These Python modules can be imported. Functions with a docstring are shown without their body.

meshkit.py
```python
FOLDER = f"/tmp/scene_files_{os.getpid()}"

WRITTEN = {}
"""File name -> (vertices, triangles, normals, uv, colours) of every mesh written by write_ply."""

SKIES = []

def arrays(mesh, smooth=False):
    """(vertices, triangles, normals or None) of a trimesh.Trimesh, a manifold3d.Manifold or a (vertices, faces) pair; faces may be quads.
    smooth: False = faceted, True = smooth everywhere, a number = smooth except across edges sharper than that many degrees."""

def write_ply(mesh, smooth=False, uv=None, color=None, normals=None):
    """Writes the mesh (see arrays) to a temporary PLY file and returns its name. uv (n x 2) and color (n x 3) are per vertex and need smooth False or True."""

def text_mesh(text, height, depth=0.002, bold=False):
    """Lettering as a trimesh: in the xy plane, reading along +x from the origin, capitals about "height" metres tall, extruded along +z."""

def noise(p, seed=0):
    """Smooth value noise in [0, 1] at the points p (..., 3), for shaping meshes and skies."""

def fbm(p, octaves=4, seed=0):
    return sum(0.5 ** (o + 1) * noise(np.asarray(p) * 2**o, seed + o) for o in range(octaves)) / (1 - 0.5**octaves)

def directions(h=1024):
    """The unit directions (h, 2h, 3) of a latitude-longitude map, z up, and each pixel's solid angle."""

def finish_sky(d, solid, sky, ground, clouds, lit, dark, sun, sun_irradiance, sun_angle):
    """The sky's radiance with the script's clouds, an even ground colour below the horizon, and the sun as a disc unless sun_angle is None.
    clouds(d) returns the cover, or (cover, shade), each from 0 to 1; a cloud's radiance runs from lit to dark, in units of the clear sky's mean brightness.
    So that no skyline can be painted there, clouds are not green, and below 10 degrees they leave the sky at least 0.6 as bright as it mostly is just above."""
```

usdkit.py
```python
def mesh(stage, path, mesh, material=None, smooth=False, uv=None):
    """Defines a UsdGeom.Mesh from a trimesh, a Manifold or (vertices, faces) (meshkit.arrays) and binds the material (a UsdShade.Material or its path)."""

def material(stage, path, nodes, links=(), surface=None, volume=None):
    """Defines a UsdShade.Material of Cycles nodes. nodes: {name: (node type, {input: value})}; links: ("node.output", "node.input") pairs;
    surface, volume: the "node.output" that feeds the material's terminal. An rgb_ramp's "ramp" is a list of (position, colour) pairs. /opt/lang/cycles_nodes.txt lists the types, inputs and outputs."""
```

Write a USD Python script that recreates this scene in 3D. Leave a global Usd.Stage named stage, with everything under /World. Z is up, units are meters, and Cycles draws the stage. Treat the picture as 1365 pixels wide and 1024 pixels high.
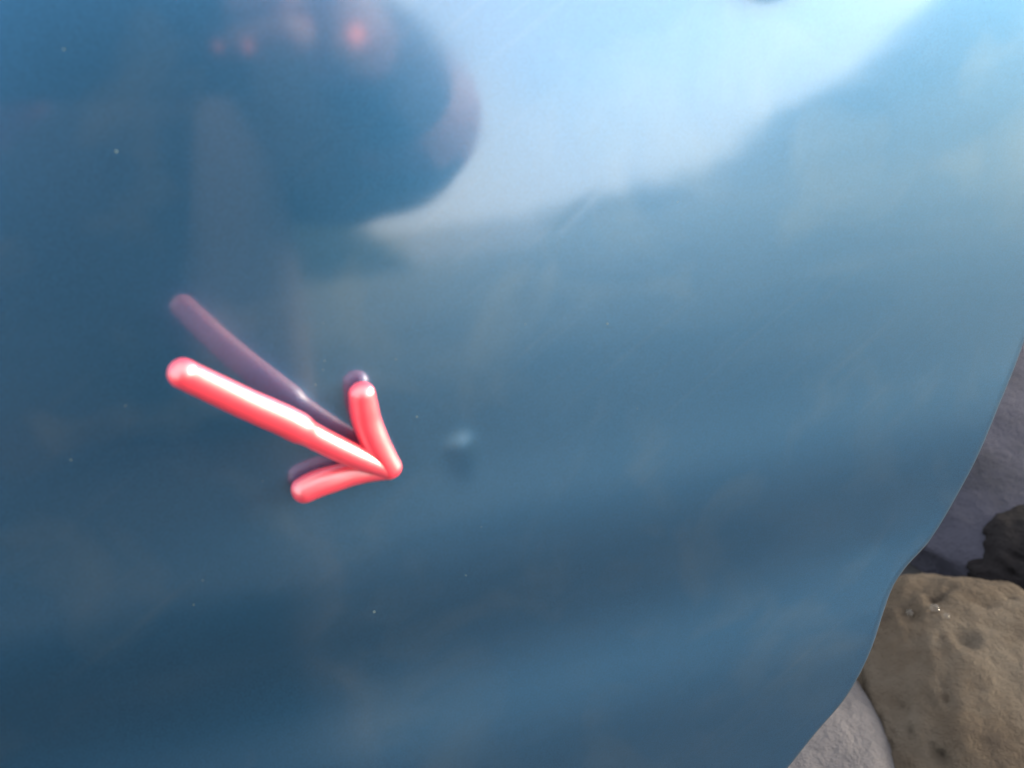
import math, random
import numpy as np, trimesh, manifold3d as m3
from scipy.interpolate import PchipInterpolator
import usdkit, meshkit
from pxr import Usd, UsdGeom, UsdLux, UsdShade, Gf, Sdf

random.seed(7); np.random.seed(7)
stage = Usd.Stage.CreateInMemory()
UsdGeom.SetStageUpAxis(stage, 'Z'); UsdGeom.SetStageMetersPerUnit(stage, 1.0)
UsdGeom.Xform.Define(stage, '/World'); UsdGeom.Scope.Define(stage, '/World/Looks')

# ------------------------------------------------------------------ camera
CAM = np.array([0.0, 0.0, 0.75])
FPX, CX, CY = 1311.0, 682.5, 512.0          # the photograph's focal length and centre, in its pixels
TILT = math.radians(13.0)                   # the panel faces -y and leans back by this much
DIST = 0.27                                 # from the lens to the panel, along its normal
PITCH, YAW = math.radians(34.25), math.radians(18.1)
EXPOSURE = 2.88
FWD = np.array([math.sin(YAW) * math.cos(PITCH), math.cos(YAW) * math.cos(PITCH), -math.sin(PITCH)])
RIGHT = np.array([math.cos(YAW), -math.sin(YAW), 0.0]); UP = np.cross(RIGHT, FWD)
cam = UsdGeom.Camera.Define(stage, '/World/camera')
cam.CreateFocalLengthAttr(4.2)
cam.CreateHorizontalApertureAttr(4.2 * 2 * 682.5 / FPX); cam.CreateVerticalApertureAttr(4.2 * 2 * 512 / FPX)
cam.CreateClippingRangeAttr((0.01, 5000.0))
cam.CreateFStopAttr(1.6); cam.CreateFocusDistanceAttr(0.44)
cam.CreateExposureAttr(EXPOSURE)
cam.AddTransformOp().Set(Gf.Matrix4d(*RIGHT, 0, *UP, 0, *(-FWD), 0, *CAM, 1))

# ------------------------------------------------------------------ sky and sun
SUN = np.array([0.98, -0.18, 0.0]); SUN /= np.linalg.norm(SUN)
EL = math.radians(15.0)
SUN = np.array([SUN[0] * math.cos(EL), SUN[1] * math.cos(EL), math.sin(EL)])
sky = usdkit.material(stage, '/World/Looks/sky_light', {
    'co': ('texture_coordinate', {}),
    'sky': ('sky_texture', {'sky_type': 'single_scattering', 'sun_disc': False, 'sun_elevation': EL,
                            'sun_rotation': math.atan2(SUN[0], SUN[1]), 'altitude': 100.0, 'air_density': 1.0, 'aerosol_density': 3.0, 'ozone_density': 1.0}),
    'map': ('mapping', {'scale': (1.0, 1.0, 2.5)}),
    'nz': ('noise_texture', {'scale': 3.0, 'detail': 5.0, 'roughness': 0.55}),
    'rp': ('rgb_ramp', {'ramp': [(0.28, (0, 0, 0)), (0.58, (0.9, 0.9, 0.9))]}),
    'mx': ('mix_color', {'b': (4.8, 4.6, 4.3), 'use_clamp': False}),
    'bg': ('background_shader', {'strength': 0.1})},
    [('co.generated', 'map.vector'), ('map.vector', 'nz.vector'), ('nz.fac', 'rp.fac'), ('rp.color', 'mx.fac'), ('sky.color', 'mx.a'), ('mx.result', 'bg.color')], surface='bg.background')
dome = UsdLux.DomeLight.Define(stage, '/World/sky'); dome.CreateIntensityAttr(1.0)
UsdShade.MaterialBindingAPI.Apply(dome.GetPrim()).Bind(sky)
sun = UsdLux.DistantLight.Define(stage, '/World/sun')
sun.CreateIntensityAttr(0.4); sun.CreateAngleAttr(34.0); sun.CreateNormalizeAttr(True); sun.CreateColorAttr(Gf.Vec3f(1.0, 0.88, 0.70))
zc = SUN; xc = np.cross([0, 0, 1.0], zc); xc /= np.linalg.norm(xc); yc = np.cross(zc, xc)
UsdGeom.Xformable(sun).AddTransformOp().Set(Gf.Matrix4d(*xc, 0, *yc, 0, *zc, 0, 0, 0, 0, 1))

# ------------------------------------------------------------------ helpers
used = {}
def numbered(path):
    k = used.get(path, -1) + 1; used[path] = k
    return path if k == 0 else f'{path}_{k:03d}'
def tag(prim, label=None, cat=None, group=None, kind=None):
    p = prim.GetPrim() if hasattr(prim, 'GetPrim') else prim
    for k, v in (('label', label), ('category', cat), ('group', group), ('kind', kind)):
        if v: p.SetCustomDataByKey(k, v)
    return p
def obj(name, mesh, mat, parent=None, smooth=35):
    base = str(parent.GetPath()) if parent is not None else '/World'
    return usdkit.mesh(stage, numbered(base + '/' + name), mesh, mat, smooth=smooth).GetPrim()
def thing(name, label, cat, loc=(0, 0, 0), group=None):
    x = UsdGeom.Xform.Define(stage, numbered('/World/' + name)); x.AddTranslateOp().Set(Gf.Vec3d(*map(float, loc)))
    return tag(x, label, cat, group)
def mat(name, nodes, links=(), surface='p.BSDF'):
    return usdkit.material(stage, '/World/Looks/' + name, nodes, links, surface=surface)
def sph(c, r, n=20):
    return m3.Manifold.sphere(float(r), n).translate([float(x) for x in c])
def chain(pts, rad):
    """A tapered limb: the union of hulls of neighbouring spheres."""
    s = [sph(p, r) for p, r in zip(pts, rad)]
    return sum((m3.Manifold.batch_hull([a, b]) for a, b in zip(s[1:], s[2:])), m3.Manifold.batch_hull(s[:2])) if len(s) > 2 else m3.Manifold.batch_hull(s)
def tri(man):
    m = man.to_mesh(); return trimesh.Trimesh(np.array(m.vert_properties[:, :3]), np.array(m.tri_verts), process=True)
def soft(man, length, it=12):
    t = tri(man.refine_to_length(length)); trimesh.smoothing.filter_taubin(t, iterations=it); return t

def first_hit(o, d, mesh):
    t0, t1, t2 = (mesh.vertices[mesh.faces[:, k]] for k in range(3))
    e1, e2 = t1 - t0, t2 - t0; p = np.cross(d, e2); det = (e1 * p).sum(1); det[np.abs(det) < 1e-15] = 1e-15
    w = o - t0; a = (w * p).sum(1) / det; q = np.cross(w, e1); b = (q @ d) / det; t = (e2 * q).sum(1) / det
    ok = (a >= 0) & (b >= 0) & (a + b <= 1) & (t > 0.01)
    return t[ok].min() if ok.any() else 0.6
# the panel's frame: U along the car, V up its slope, N out of it
N = np.array([0, -math.cos(TILT), math.sin(TILT)]); U = np.array([1.0, 0, 0]); V = np.array([0, math.sin(TILT), math.cos(TILT)])
O = CAM - DIST * N
def ray(px, py):
    d = FWD + RIGHT * (px - CX) / FPX + UP * (CY - py) / FPX
    return d / np.linalg.norm(d)
def uvh(px, py, h=0.0):
    """The photograph's pixel, at height h above the panel, in the panel's frame."""
    d = ray(px, py); t = (DIST - h) / -(d @ N); p = CAM + t * d - O
    return np.array([p @ U, p @ V, h])
def world(u, v, h=0.0):
    return O + np.multiply.outer(u, U) + np.multiply.outer(v, V) + np.multiply.outer(h, N)
def mirrored(px, py, dist):
    """Where something stands, dist metres from the panel along the mirrored line of sight of that pixel."""
    d = ray(px, py); p = CAM + d * DIST / -(d @ N); r = d - 2 * (d @ N) * N
    return p + r * dist

# ------------------------------------------------------------------ materials
BASE = (0.032, 0.138, 0.285)
paint = mat('car_paint', {
    'co': ('geometry', {}),
    'm1': ('mapping', {'scale': (2.5, 2.5, 14.0), 'rotation': (0.0, 0.12, 0.0)}),
    'n1': ('noise_texture', {'scale': 2.2, 'detail': 4.0, 'roughness': 0.6}),
    'r1': ('map_range', {'from_min': 0.3, 'from_max': 0.7, 'to_min': 0.045, 'to_max': 0.12}),
    'm0': ('mapping', {'rotation': (0.0, 0.55, 0.0)}), 'm2': ('mapping', {'scale': (12.0, 12.0, 300.0)}),      # wiped streaks of dust
    'n2': ('noise_texture', {'scale': 1.0, 'detail': 3.0, 'roughness': 0.6}),
    'n3': ('noise_texture', {'scale': 11.0, 'detail': 3.0}),
    'r2': ('map_range', {'from_min': 0.54, 'from_max': 0.78, 'to_min': 0.0, 'to_max': 0.22, 'clamp': True}),
    'r3': ('map_range', {'from_min': 0.5, 'from_max': 0.68, 'to_min': 0.0, 'to_max': 1.0, 'clamp': True}),
    'mm': ('math', {'math_type': 'multiply'}),
    'n4': ('noise_texture', {'scale': 26.0, 'detail': 5.0, 'distortion': 0.6}),              # cloudy smudges
    'r4': ('map_range', {'from_min': 0.52, 'from_max': 0.75, 'to_min': 0.05, 'to_max': 0.32, 'clamp': True}),  # lower bound paints an even pale haze over the whole panel
    'ma': ('math', {'math_type': 'add', 'use_clamp': True}),
    'fl': ('voronoi_texture', {'scale': 2600.0}),                                       # metallic flake
    'f2': ('rgb_to_bw', {}),
    'f3': ('map_range', {'from_min': 0.0, 'from_max': 1.0, 'to_min': 0.85, 'to_max': 1.15}),
    'hs': ('hsv', {'color': BASE}),
    'mx': ('mix_color', {'b': (0.15, 0.23, 0.31)}),
    'p': ('principled_bsdf', {'metallic': 0.95, 'roughness': 0.32, 'coat_weight': 1.0, 'coat_ior': 2.0})},
    [('co.position', 'm1.vector'), ('m1.vector', 'n1.vector'), ('n1.fac', 'r1.value'), ('r1.result', 'p.coat_roughness'),
     ('co.position', 'm0.vector'), ('m0.vector', 'm2.vector'), ('m2.vector', 'n2.vector'), ('n2.fac', 'r2.value'), ('co.position', 'n3.vector'), ('n3.fac', 'r3.value'),
     ('r2.result', 'mm.value1'), ('r3.result', 'mm.value2'), ('co.position', 'fl.vector'), ('fl.color', 'f2.color'), ('f2.val', 'f3.value'),
     ('f3.result', 'hs.value'), ('hs.color', 'mx.a'), ('co.position', 'n4.vector'), ('n4.fac', 'r4.value'), ('mm.value', 'ma.value1'), ('r4.result', 'ma.value2'), ('ma.value', 'mx.fac'), ('mx.result', 'p.base_color')])
inner_metal = mat('primed_metal', {'p': ('principled_bsdf', {'base_color': (0.03, 0.035, 0.04), 'roughness': 0.7})})
dust = mat('dust', {'p': ('principled_bsdf', {'base_color': (0.09, 0.14, 0.15), 'roughness': 0.9})})
red = mat('red_plastic', {'p': ('principled_bsdf', {'base_color': (0.46, 0.003, 0.028), 'roughness': 0.5, 'specular_ior_level': 1.0, 'coat_weight': 1.0, 'coat_ior': 2.3, 'coat_roughness': 0.36,
                                                    'subsurface_weight': 0.4, 'subsurface_radius': (1.0, 0.12, 0.2), 'subsurface_scale': 0.006})})
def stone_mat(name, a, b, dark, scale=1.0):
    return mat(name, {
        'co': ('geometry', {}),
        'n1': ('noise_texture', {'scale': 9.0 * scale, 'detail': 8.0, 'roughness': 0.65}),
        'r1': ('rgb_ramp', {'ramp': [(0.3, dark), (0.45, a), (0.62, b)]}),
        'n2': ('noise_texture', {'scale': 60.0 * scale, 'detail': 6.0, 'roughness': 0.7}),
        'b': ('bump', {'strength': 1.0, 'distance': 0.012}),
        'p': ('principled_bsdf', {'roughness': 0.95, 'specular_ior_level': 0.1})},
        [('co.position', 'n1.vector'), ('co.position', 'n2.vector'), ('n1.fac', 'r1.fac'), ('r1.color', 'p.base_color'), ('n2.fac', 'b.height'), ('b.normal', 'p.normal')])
brown_stone = stone_mat('brown_stone', (0.047, 0.037, 0.028), (0.064, 0.054, 0.044), (0.026, 0.021, 0.018))
water = mat('water', {'p': ('principled_bsdf', {'base_color': (1, 1, 1), 'roughness': 0.02, 'ior': 1.33, 'transmission_weight': 1.0})})
lilac_stone = stone_mat('lilac_stone', (0.029, 0.031, 0.046), (0.038, 0.040, 0.058), (0.018, 0.02, 0.029))
pale_stone = stone_mat('pale_stone', (0.062, 0.061, 0.069), (0.08, 0.078, 0.086), (0.036, 0.035, 0.041))
gap_shade = stone_mat('gap_shade', (0.004, 0.0038, 0.005), (0.007, 0.0065, 0.008), (0.002, 0.002, 0.003))  # near-black colour stands for the shade between the stones
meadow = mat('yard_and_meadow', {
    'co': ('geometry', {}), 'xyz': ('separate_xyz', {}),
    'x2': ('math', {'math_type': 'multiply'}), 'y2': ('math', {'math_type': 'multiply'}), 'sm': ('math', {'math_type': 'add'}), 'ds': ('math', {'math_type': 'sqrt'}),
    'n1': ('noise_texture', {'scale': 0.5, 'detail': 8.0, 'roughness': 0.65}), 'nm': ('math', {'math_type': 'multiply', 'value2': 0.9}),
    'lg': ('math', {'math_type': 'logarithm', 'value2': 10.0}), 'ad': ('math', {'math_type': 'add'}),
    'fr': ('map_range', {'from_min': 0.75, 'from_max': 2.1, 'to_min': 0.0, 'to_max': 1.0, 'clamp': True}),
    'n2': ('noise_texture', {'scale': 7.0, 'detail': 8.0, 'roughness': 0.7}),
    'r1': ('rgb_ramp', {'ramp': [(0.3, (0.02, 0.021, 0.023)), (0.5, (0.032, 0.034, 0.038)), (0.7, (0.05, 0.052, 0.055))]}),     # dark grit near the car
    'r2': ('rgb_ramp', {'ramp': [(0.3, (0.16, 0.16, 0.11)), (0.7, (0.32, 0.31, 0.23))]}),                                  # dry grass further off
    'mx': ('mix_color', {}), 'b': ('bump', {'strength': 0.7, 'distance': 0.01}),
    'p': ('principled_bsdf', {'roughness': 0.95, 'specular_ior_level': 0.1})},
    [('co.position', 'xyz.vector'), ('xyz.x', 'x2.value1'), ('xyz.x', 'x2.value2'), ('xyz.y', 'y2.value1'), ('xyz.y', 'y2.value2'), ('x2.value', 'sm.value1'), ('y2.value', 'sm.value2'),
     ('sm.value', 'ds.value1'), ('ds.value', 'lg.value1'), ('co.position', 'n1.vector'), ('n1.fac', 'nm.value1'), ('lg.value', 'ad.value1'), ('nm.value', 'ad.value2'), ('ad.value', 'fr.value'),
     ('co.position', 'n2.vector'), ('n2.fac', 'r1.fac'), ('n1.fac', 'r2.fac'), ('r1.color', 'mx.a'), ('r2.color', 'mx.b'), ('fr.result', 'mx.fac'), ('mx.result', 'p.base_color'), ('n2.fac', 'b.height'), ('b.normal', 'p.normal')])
hazy_leaf = stone_mat('hazy_woods', (0.40, 0.36, 0.24), (0.52, 0.47, 0.34), (0.22, 0.21, 0.13), 0.004)  # colour lightened to hold the haze and glare over the hills
hedge = stone_mat('hedge_leaves', (0.07, 0.085, 0.05), (0.12, 0.13, 0.07), (0.03, 0.04, 0.025), 0.05)
wall_paint = mat('cream_wall', {'p': ('principled_bsdf', {'base_color': (0.82, 0.75, 0.66), 'roughness': 0.9})})
roof_tile = mat('brown_roof', {'p': ('principled_bsdf', {'base_color': (0.16, 0.10, 0.08), 'roughness': 0.9})})
pane_mat = mat('dark_pane', {'p': ('principled_bsdf', {'base_color': (0.02, 0.025, 0.03), 'roughness': 0.1})})
jacket_cloth = mat('grey_brown_cloth', {'p': ('principled_bsdf', {'base_color': (0.075, 0.056, 0.045), 'roughness': 0.95})})
cloth = mat('dark_cloth', {'p': ('principled_bsdf', {'base_color': (0.03, 0.028, 0.028), 'roughness': 0.95})})
skin = mat('skin', {'p': ('principled_bsdf', {'base_color': (0.36, 0.18, 0.14), 'roughness': 0.55, 'subsurface_weight': 0.3, 'subsurface_scale': 0.01})})
shirt = mat('beige_cotton', {'p': ('principled_bsdf', {'base_color': (0.22, 0.165, 0.14), 'roughness': 0.95})})
hair = mat('hair', {'p': ('principled_bsdf', {'base_color': (0.03, 0.02, 0.015), 'roughness': 0.6})})
phone_mat = mat('phone_body', {'p': ('principled_bsdf', {'base_color': (0.02, 0.02, 0.022), 'roughness': 0.3})})
glow_dim = mat('dim_red_glow', {'e': ('emission', {'color': (1.0, 0.26, 0.12), 'strength': 0.5})}, surface='e.emission')  # self-lit colour for the added red spots
glow_red = mat('bright_red_glow', {'e': ('emission', {'color': (1.0, 0.24, 0.12), 'strength': 1.7})}, surface='e.emission')

# ------------------------------------------------------------------ ground

def ground_mesh():
    r = np.concatenate([np.linspace(0.0, 3.0, 40), np.geomspace(3.2, 2500, 60)]); a = np.linspace(0, 2 * np.pi, 97)[:-1]
    P = np.array([[x * math.cos(t), x * math.sin(t), 0] for x in r[1:] for t in a])
    P[:, 2] = (meshkit.fbm(P * [2.0, 2.0, 1], 4, 3) - 0.5) * 0.05 * np.clip(np.hypot(P[:, 0], P[:, 1]), 0, 1)
    P = np.vstack([P, [[0, 0, 0]]]); F = []
    n = len(a)
    for i in range(len(r) - 2):
        for j in range(n):
            k = (j + 1) % n; F += [[i * n + j, (i + 1) * n + j, (i + 1) * n + k], [i * n + j, (i + 1) * n + k, i * n + k]]
    F += [[len(P) - 1, j, (j + 1) % n] for j in range(n)]
    return P, np.array(F)
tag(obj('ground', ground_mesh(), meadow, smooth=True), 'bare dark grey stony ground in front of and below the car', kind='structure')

# ------------------------------------------------------------------ the car's panel
edge_px = [(1470, 60), (1440, 210), (1405, 360), (1366, 476), (1340, 540), (1300, 630), (1252, 712), (1216, 753), (1200, 778), (1186, 815), (1168, 868), (1139, 922), (1097, 972), (1055, 1024), (960, 1120), (800, 1240), (560, 1370)]
U_LEFT = -0.55
def gauss(x, s): return np.exp(-0.5 * (x / s) ** 2)
DENT = uvh(617, 596); SCR0, SCR1 = uvh(748, 303), uvh(795, 258)
BAND = uvh(700, 795)[1]
DENT2, ARC_BUMP = uvh(1172, 735), uvh(1020, -52)
SW_D = np.linspace(-0.6, 0.4, 2000)
SW_H = np.cumsum(0.11 * gauss(SW_D, 0.013) - 0.15 * gauss(SW_D + 0.042, 0.018) + 0.05 * gauss(SW_D + 0.09, 0.022) - 0.05 * gauss(SW_D - 0.04, 0.012)) * (SW_D[1] - SW_D[0])
SW_H -= np.interp(0.1, SW_D, SW_H)
def relief(u, v):
    h = -u ** 2 / (2 * 6.0) - (v + 0.05) ** 2 / (2 * 5.0) - 0.011 * v
    h += np.interp(v - BAND, SW_D, SW_H) * np.clip(1.0 - (u - 0.05) * 1.5, 0.4, 1.2)      # soft swage lines along the lower part
    h += 0.00048 * np.where(u < DENT[0], gauss(u - DENT[0], 0.0036), gauss(u - DENT[0], 0.0026)) * np.where(v > DENT[1], gauss(v - DENT[1], 0.0030), gauss(v - DENT[1], 0.006))   # the ding the arrow points at, pushed out from behind
    h -= 0.00012 * gauss(np.hypot(u - DENT[0], v - DENT[1]), 0.011)
    h -= 0.00025 * gauss(np.hypot((u - DENT2[0]) / 1.3, v - DENT2[1]), 0.004)
    h += 0.0013 * gauss(np.hypot((u - ARC_BUMP[0]) / 1.6, v - ARC_BUMP[1]), 0.006)  # added bump, shaped so the paint mirrors a dark arc
    a, b = SCR0[:2], SCR1[:2]; ab = b - a; L = np.hypot(*ab)
    t = ((u - a[0]) * ab[0] + (v - a[1]) * ab[1]) / L; s = ((u - a[0]) * ab[1] - (v - a[1]) * ab[0]) / L
    h -= 0.000024 * gauss(s, 0.0012) * gauss(np.clip(t, -1, 0), 0.001) * np.exp(-np.clip(t, 0, 1) / (0.5 * L))
    P = np.stack([u * 9, v * 14, 0 * u], -1)                  # faint unevenness of the pressed sheet
    h += 0.00010 * (meshkit.fbm(P, 3, 5) - 0.5)
    return h
def on_panel(px, py):
    q = uvh(px, py)
    for _ in range(6): q = uvh(px, py, float(relief(np.array(q[0]), np.array(q[1]))))
    return q[:2]
E = np.array([on_panel(*p) for p in edge_px]); E = E[np.argsort(E[:, 1])]
v_low, v_high = E[0, 1], 0.17
ue = PchipInterpolator(np.append(E[:, 1], v_high + .01), np.append(E[:, 0], E[-1, 0] + 0.012))
car = thing('car_body', 'teal blue metallic car body panel with a small dent beside the red arrow', 'car')
vs = np.linspace(v_low, v_high, 460)
tt = np.concatenate([np.linspace(0, 0.42, 60, endpoint=False), np.linspace(0.42, 1, 520)])
UE = ue(vs)
uu = U_LEFT + (UE[:, None] - 0.0055 - U_LEFT) * tt[None]; vv = np.repeat(vs[:, None], len(tt), 1)
hh = relief(uu, vv)
cols = [world(uu, vv, hh)]
T = np.stack([np.gradient(UE), np.gradient(vs)], 1); T /= np.linalg.norm(T, axis=1)[:, None]
out2 = np.stack([T[:, 1], -T[:, 0]], 1)                       # in-plane direction off the edge
out2[out2[:, 0] < 0] *= -1
r = 0.0055
h0 = relief(UE - 0.0055, vs)
roll = []
for a in np.linspace(0, math.pi / 2, 9)[1:]:
    roll.append(world(UE - 0.0055 + out2[:, 0] * r * math.sin(a), vs + out2[:, 1] * r * math.sin(a), h0 - r * (1 - math.cos(a))))
roll.append(world(UE - 0.0055 + out2[:, 0] * r, vs + out2[:, 1] * r, h0 - 0.018))
grid = np.concatenate([cols[0], np.stack(roll, 1)], 1)
def grid_mesh(G):
    a, b = G.shape[:2]; I = np.arange(a * b).reshape(a, b)
    q = np.stack([I[:-1, :-1], I[:-1, 1:], I[1:, 1:], I[1:, :-1]], -1).reshape(-1, 4)
    return G.reshape(-1, 3), q
obj('panel', grid_mesh(grid), paint, car, smooth=True)
inn = world(uu[::12, ::12] - 0.002, vv[::12, ::12], hh[::12, ::12] - 0.016)
obj('inner_panel', grid_mesh(inn), inner_metal, car, smooth=True)
# specks of dust that lie on the paint
specks = []
for (px, py, s) in [(155, 202, 1.0), (85, 66, .8), (498, 814, 1.1), (620, 765, .7), (810, 432, .9), (420, 512, .7), (432, 480, .7), (430, 492, .6), (270, 770, .7), (258, 802, .6), (95, 612, .8), (527, 478, .7), (555, 555, .8), (850, 545, .5), (430, 430, .5), (350, 640, .6), (905, 270, .6), (700, 432, .5), (640, 700, .5), (167, 540, .6)]:
    u, v, _ = uvh(px, py); m = trimesh.creation.icosphere(1, 1.0)
    m.vertices *= [0.00036 * s, 0.00036 * s * random.uniform(.7, 1.2), 0.0001]
    p = m.vertices @ np.array([U, V, N]) + world(u, v, float(relief(np.array(u), np.array(v))))
    specks.append(trimesh.Trimesh(p, m.faces))
tag(obj('dust_specks', trimesh.util.concatenate(specks), dust, car), kind='stuff')

# ------------------------------------------------------------------ the red arrow
arrow = thing('arrow_marker', 'glossy red plastic arrow stuck to the blue car panel, pointing at its dent', 'arrow')
def lift(pts):   # (px, py, height above the panel)
    o = []
    for px, py, h in pts:
        q = uvh(px, py, h); o.append(world(q[0], q[1], h + float(relief(np.array(q[0]), np.array(q[1])))))
    return np.array(o)
def bar(pts, rad, n=28, m=60, flat=1.0):
    P = lift(pts); s = np.concatenate([[0], np.cumsum(np.linalg.norm(np.diff(P, axis=0), axis=1))]); s /= s[-1]
    t = np.linspace(0, 1, m); C = PchipInterpolator(s, P)(t); R = PchipInterpolator(s, rad)(t)
    d = np.gradient(C, axis=0); d /= np.linalg.norm(d, axis=1)[:, None]
    # round caps
    def cap(c, dirn, rr, k=9):
        a = np.linspace(0, math.pi / 2, k)[1:]
        return [(c + dirn * rr * 0.9 * math.sin(x), rr * max(math.cos(x), 0.02)) for x in a]
    rings = [(c, rr, dd) for (c, rr), dd in zip(cap(C[0], -d[0], R[0])[::-1], [d[0]] * 8)] + [(c, rr, dd) for c, rr, dd in zip(C, R, d)] + [(c, rr, d[-1]) for c, rr in cap(C[-1], d[-1], R[-1])]
    G = []
    for c, rr, dd in rings:
        x = np.cross(dd, N); x /= np.linalg.norm(x); y = np.cross(x, dd)
        a = np.linspace(0, 2 * np.pi, n, endpoint=False)
        G.append(c + rr * (np.cos(a)[:, None] * x + flat * np.sin(a)[:, None] * y))
    G = np.array(G); k = len(G); F = []
    for i in range(k - 1):
        for j in range(n):
            q = (j + 1) % n; F += [[i * n + j, i * n + q, (i + 1) * n + q], [i * n + j, (i + 1) * n + q, (i + 1) * n + j]]
    vtx = np.vstack([G.reshape(-1, 3), G[0].mean(0), G[-1].mean(0)])
    F += [[len(vtx) - 2, (j + 1) % n, j] for j in range(n)] + [[len(vtx) - 1, (k - 1) * n + j, (k - 1) * n + (j + 1) % n] for j in range(n)]
    t_ = trimesh.Trimesh(vtx, F, process=False); t_.fix_normals(); return t_
obj('shaft', bar([(243, 496, .0315), (320, 533, .0205), (398, 569, .0115), (412, 577, .0105), (460, 601, .0072), (518, 626, .0042)], [.0037, .0041, .0044, .0037, .0036, .0029]), red, arrow, smooth=True)
obj('barb', bar([(482, 524, .0052), (486, 550, .0045), (497, 582, .0042), (519, 622, .0038)], [.0039, .0043, .0043, .0038]), red, arrow, smooth=True)
obj('barb', bar([(404, 652, .0046), (432, 640, .0042), (470, 630, .0040), (519, 625, .0038)], [.0039, .0041, .0036, .0030]), red, arrow, smooth=True)

# ------------------------------------------------------------------ stones under the car
def ground_at(px, py, z=0.0):
    d = ray(px, py); t = (z - CAM[2]) / d[2]; return CAM + d * t
def boulder(px, py, size, z, seed, rough=0.12, pits=True, rot=0.0):
    m = trimesh.creation.icosphere(5, 1.0); p = m.vertices
    n1 = meshkit.fbm(p * 1.6 + seed * 7.3, 4, seed) - 0.5; n2 = meshkit.fbm(p * 7 + seed, 4, seed + 9)
    q = np.sign(p) * np.abs(p) ** 0.8
    rr = 1 + n1 * rough * 3
    n3 = meshkit.fbm(p * 4.0 + seed * 3, 4, seed + 21) - 0.5
    if pits: rr = rr + 0.16 * n3 - 0.05 * np.clip(n2 - 0.60, 0, 1) / 0.15
    P = q * rr[:, None] * np.asarray(size); c, s = math.cos(rot), math.sin(rot)
    P = P @ np.array([[c, s, 0], [-s, c, 0], [0, 0, 1]])
    m.vertices = P + ground_at(px, py, z); return m
brown = boulder(1305, 985, (0.12, 0.16, 0.09), 0.03, 1, 0.07, rot=-0.5)
tag(obj('stone', brown, brown_stone, smooth=True), 'big rough brown pitted stone on the ground past the panel edge', 'stone')
for (px, py, r_, lab) in [(1213, 818, .0040, 'faint round water drop nearest the panel edge on the brown stone'), (1246, 812, .0046, 'brightest round water drop on top of the brown stone'), (1262, 822, .0030, 'small faint water drop right of the brightest drop')]:
    d = ray(px, py); t = first_hit(CAM, d, brown)
    drop = trimesh.creation.icosphere(3, r_); drop.vertices *= (1, 1, .75)
    tag(obj('water_drop', drop.apply_translation(CAM + d * (t - r_ * .3)), water, smooth=True), lab, 'water drop')
tag(obj('stone', boulder(1350, 585, (0.27, 0.31, 0.09), 0.02, 2, 0.06, False, rot=0.2), lilac_stone, smooth=True), 'smooth grey lilac stone behind the brown stone', 'stone')
tag(obj('stone', boulder(1425, 770, (0.11, 0.10, 0.07), 0.03, 3, 0.08, rot=0.3), gap_shade, smooth=True), 'near black stone shape standing for the shade in the gap at the right edge', 'stone')
tag(obj('stone', boulder(1060, 1075, (0.085, 0.12, 0.08), 0.03, 4, 0.08, False, rot=-0.4), pale_stone, smooth=True), 'pale grey stone below the bottom corner of the panel', 'stone')

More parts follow.
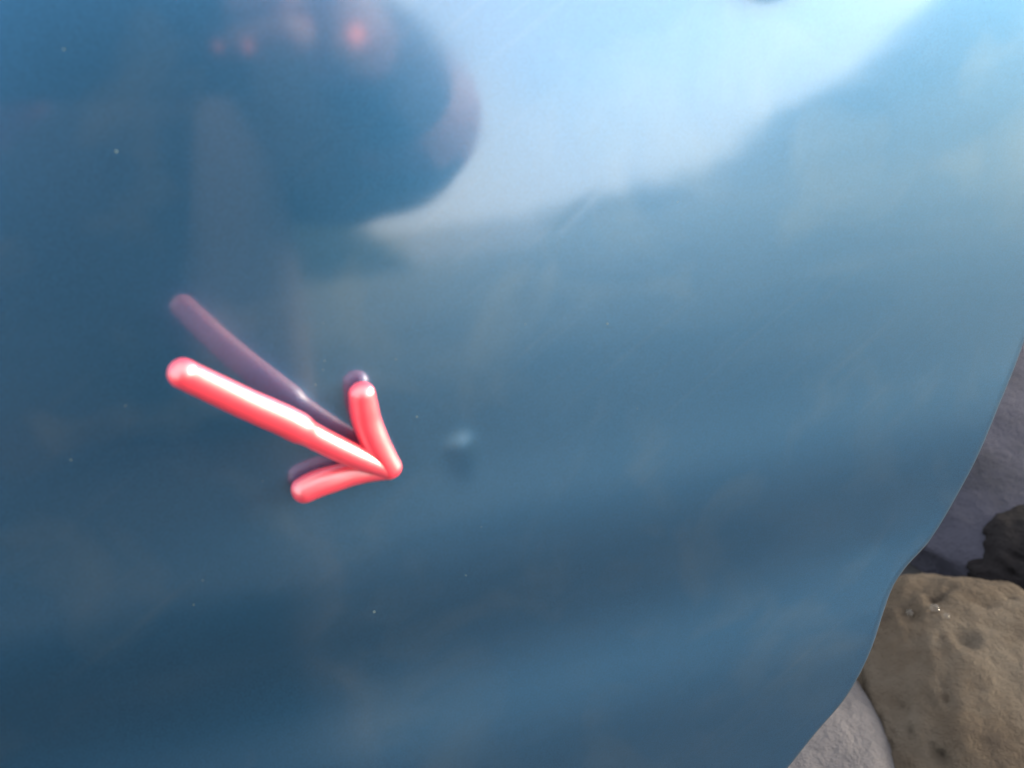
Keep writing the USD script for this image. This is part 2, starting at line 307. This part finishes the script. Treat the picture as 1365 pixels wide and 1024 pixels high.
# ------------------------------------------------------------------ what the paint mirrors: the photographer, the yard, woods, a house
S = lambda *p: np.array(p, float)
pel, chest, neck = S(-0.16, -0.78, 0.42), S(-0.09, -0.64, 0.86), S(-0.08, -0.58, 1.04)
def jacket():
    a = [chain([pel, S(-.12, -.70, .64), chest], [.17, .17, .17]), chain([chest + S(-.17, .0, .06), chest + S(.17, -.02, .06)], [.085, .085]), chain([chest, neck], [.12, .06])]
    # sleeves down to the elbows, the right one held out
    a += [chain([chest + S(.15, -.02, .02), S(.192, -.52, .772)], [.10, .108]), chain([chest + S(.12, 0, -.08), S(.155, -.53, .745)], [.09, .085]),
          chain([S(.2, -.5, .785), S(.16, -.3, .78), S(.115, -.15, .772)], [.08, .058, .042]),
          chain([chest + S(-.19, 0, .06), S(-.40, -.46, .68)], [.085, .085]), m3.Manifold.batch_hull([sph(chest + S(-.2, 0, 0), .1), sph((-.45, -.5, .6), .08), sph((-.48, -.6, .36), .09), sph((-.2, -.6, .4), .1)])]
    return soft(sum(a[1:], a[0]), 0.025, 14)
def trousers():
    kr, kl = S(-.02, -.40, .30), S(-.50, -.42, .34)
    a = [chain([pel + S(-.09, 0, 0), pel + S(.09, 0, 0)], [.15, .15]), chain([pel + S(.1, 0, 0), kr], [.10, .075]), chain([kr, S(.02, -.72, .09)], [.07, .05]), chain([pel + S(-.1, 0, 0), kl], [.10, .075]), chain([kl, S(-.46, -.56, .08)], [.068, .05]),
         chain([S(.02, -.72, .05), S(.03, -.58, .05)], [.05, .04]), chain([S(-.46, -.58, .05), S(-.44, -.38, .045)], [.05, .038]),
         # loose cloth stretched between the knees
         m3.Manifold.batch_hull([sph(pel + S(.12, 0, .05), .1), sph(pel + S(-.16, 0, .05), .11), sph(kr, .085), sph(kl, .085), sph(kr + S(0, -.02, -.2), .06), sph(kl + S(0, -.02, -.2), .06)])]
    return soft(sum(a[1:], a[0]), 0.025, 14)
per = thing('person', 'person crouching in dark clothes with a raised elbow, mirrored in the blue paint', 'person')
def flesh():
    er, el = S(.224, -.53, .775), S(-.38, -.43, .69)
    wr, wl = S(.10, -.10, .77), S(-.11, -.11, .76)
    m = [chain([er, er * .5 + wr * .5, wr], [.09, .05, .03]), chain([el, el * .5 + wl * .5, wl], [.045, .045, .03]),
         chain([S(-.12, -.58, 1.02), S(-.10, -.53, 1.10)], [.055, .06]), sph((-.09, -.51, 1.19), .085), sph((-.085, -.475, 1.15), .065), chain([S(-.083, -.42, 1.18), S(-.081, -.405, 1.16)], [.008, .013])]
    for w, sgn in ((wr, -1), (wl, 1)):
        palm = w + S(sgn * .025, .055, .012)
        m.append(chain([w, palm], [.027, .026]))
        for k in range(4):
            b = palm + S(sgn * .012, .012, .026 - .018 * k)
            m.append(chain([b, b + S(sgn * .012, .026, -.002), b + S(sgn * .034, .022, -.004), b + S(sgn * .045, .004, -.004)][: 3 + (k < 3)], [.0095, .009, .0085, .008]))
        m.append(chain([w + S(sgn * .012, .02, .02), palm + S(sgn * .03, -.012, .03), palm + S(sgn * .05, -.016, .03)], [.012, .011, .0095]))
    return soft(sum(m[1:], m[0]), 0.012, 8)
arms = flesh()
obj('bare_skin', arms, skin, per, smooth=True)
coat = jacket()
obj('jacket', coat, jacket_cloth, per, smooth=True)
obj('trousers', trousers(), cloth, per, smooth=True)
obj('shirt_front', soft(m3.Manifold.batch_hull([sph((.02, -.505, .80), .02), sph((.05, -.505, .72), .03), sph((-.02, -.545, .50), .04), sph((.04, -.545, .48), .035), sph((.0, -.54, .76), .02)]), .02), shirt, per, smooth=True)
obj('hair', soft(chain([(-.095, -.53, 1.22), (-.10, -.56, 1.16)], [.085, .075]), .015), hair, per, smooth=True)
ph = thing('phone', 'black phone held up by the crouching person, facing the panel', 'phone')
box = trimesh.creation.box((0.145, 0.008, 0.072)); box.apply_transform(trimesh.transformations.rotation_matrix(-PITCH, (1, 0, 0)))
box.apply_transform(trimesh.transformations.rotation_matrix(-YAW, (0, 0, 1))); box.apply_translation(CAM - FWD * 0.012 - RIGHT * 0.03)
obj('case', box, phone_mat, ph, smooth=False)

glow_spots = [((475, 46), .0042), ((404, 33), .0026), ((322, 66), .0026), ((280, 65), .0020)]
for i, (p, s) in enumerate(glow_spots):       # added emissive dots for the red glints, no known light source
    a, b = mirrored(p[0] + 8, p[1] - 34, 0.0), mirrored(p[0] + 8, p[1] - 34, 1.0)
    t = min(first_hit(a, b - a, coat), first_hit(a, b - a, arms), first_hit(a, b - a, box))
    o = obj('red_glow', trimesh.creation.icosphere(2, s).apply_scale((0.8, 1, 1.5)).apply_translation(a + (b - a) * (t - s * 0.5)), glow_red if i == 0 else glow_dim, smooth=True)
    tag(o, ['brightest of the added glowing red spots mirrored near the panel top', 'faint added red glow just left of the brightest one', 'added red glow, third from the right, mirrored in the panel', 'leftmost and faintest of the added glowing red spots'][i], 'glow_spot')

def ridge(dist, az0, az1, profile, depth, seed, rough):
    """A wooded hillside: a strip of slope with a knobbly crown line; profile gives the elevation angle (degrees) at each azimuth."""
    a = np.linspace(az0, az1, 500); s = np.linspace(0, 1, 60); A, Sg = np.meshgrid(a, s, indexing='ij')
    top = CAM[2] + dist * np.tan(np.radians(profile(a)))[:, None]
    R_ = dist + depth * (Sg - 1)
    Z = top * np.sin(Sg * np.pi / 2) ** 1.2
    X, Y = R_ * np.sin(np.radians(A)), -R_ * np.cos(np.radians(A))
    P = np.stack([X, Y, Z], -1); n = meshkit.fbm(P / (dist * rough), 5, seed) - 0.5 + 0.7 * (meshkit.fbm(P / (dist * rough * 0.2), 4, seed + 3) - 0.5)
    P[..., 2] += n * dist * 0.06 * np.clip(Sg * 3, 0, 1)
    P[..., 2] = np.maximum(P[..., 2], -0.5)
    back = P[:, -1:].copy(); back[..., :2] *= 1.15; back[..., 2] = -0.5
    return grid_mesh(np.concatenate([P, back], 1))
hill = ridge(220, 5, 85, lambda a: np.interp(a, [5, 18, 24, 28, 31.5, 36.5, 41.2, 45.5, 49, 55, 62, 70, 85], [0.2, 0.4, 0.5, 0.7, 1.7, 4.0, 5.8, 8.3, 9.8, 10.5, 8.5, 5, 2]), 120, 4, 0.06)
tag(obj('hill', hill, hazy_leaf, smooth=True), 'wooded hillside mirrored as the slanting grey green edge of the sky', kind='structure')
low = ridge(260, -80, 20, lambda a: np.interp(a, [-80, -20, 4, 10, 20], [5, 4, 1.6, 0.2, 0.2]), 90, 5, 0.05)
tag(obj('hill', low, hazy_leaf, smooth=True), 'low far wooded hill mirrored at the left of the panel', kind='structure')

# a pale garden wall and a dark hedge at the far edge of the yard
def slab(x0, x1, y, h, seed, knob, depth, taper=0.0):
    xs = np.linspace(x0, x1, 90); top = h * (1 + knob * (meshkit.fbm(np.stack([xs * 0.5, xs * 0, xs * 0], -1), 4, seed) - 0.5))
    top = top * (1 - taper * np.clip((xs - x0) / (x1 - x0) * 2 - 1, 0, 1) ** 1.5)
    prof = [(0, -0.3), (0.0, .5), (0.03, .96), (0.3, 1.0), (1.0, 1.0), (1.0, -0.3)]
    G = np.array([[(x, y - a * depth, -0.3 if b < 0 else t * b) for a, b in prof] for x, t in zip(xs, top)])
    return grid_mesh(G)
A, B = mirrored(562, 318, 40.0), mirrored(775, 318, 40.0)
tag(obj('garden_wall', slab(A[0], B[0], (A[1] + B[1]) / 2, 1.35, 3, 0.35, 0.4), wall_paint, smooth=30), 'low cream wall mirrored as a pale strip below the sky', 'wall')
A, B = mirrored(330, 318, 30.0), mirrored(570, 318, 30.0)
m = trimesh.Trimesh(*[np.asarray(x) for x in slab(A[0], B[0], (A[1] + B[1]) / 2, 2.3, 8, 0.5, 1.5, 0.9)])
tag(obj('hedge', m, hedge, smooth=True), 'dark hedge mirrored left of the cream wall', 'hedge')
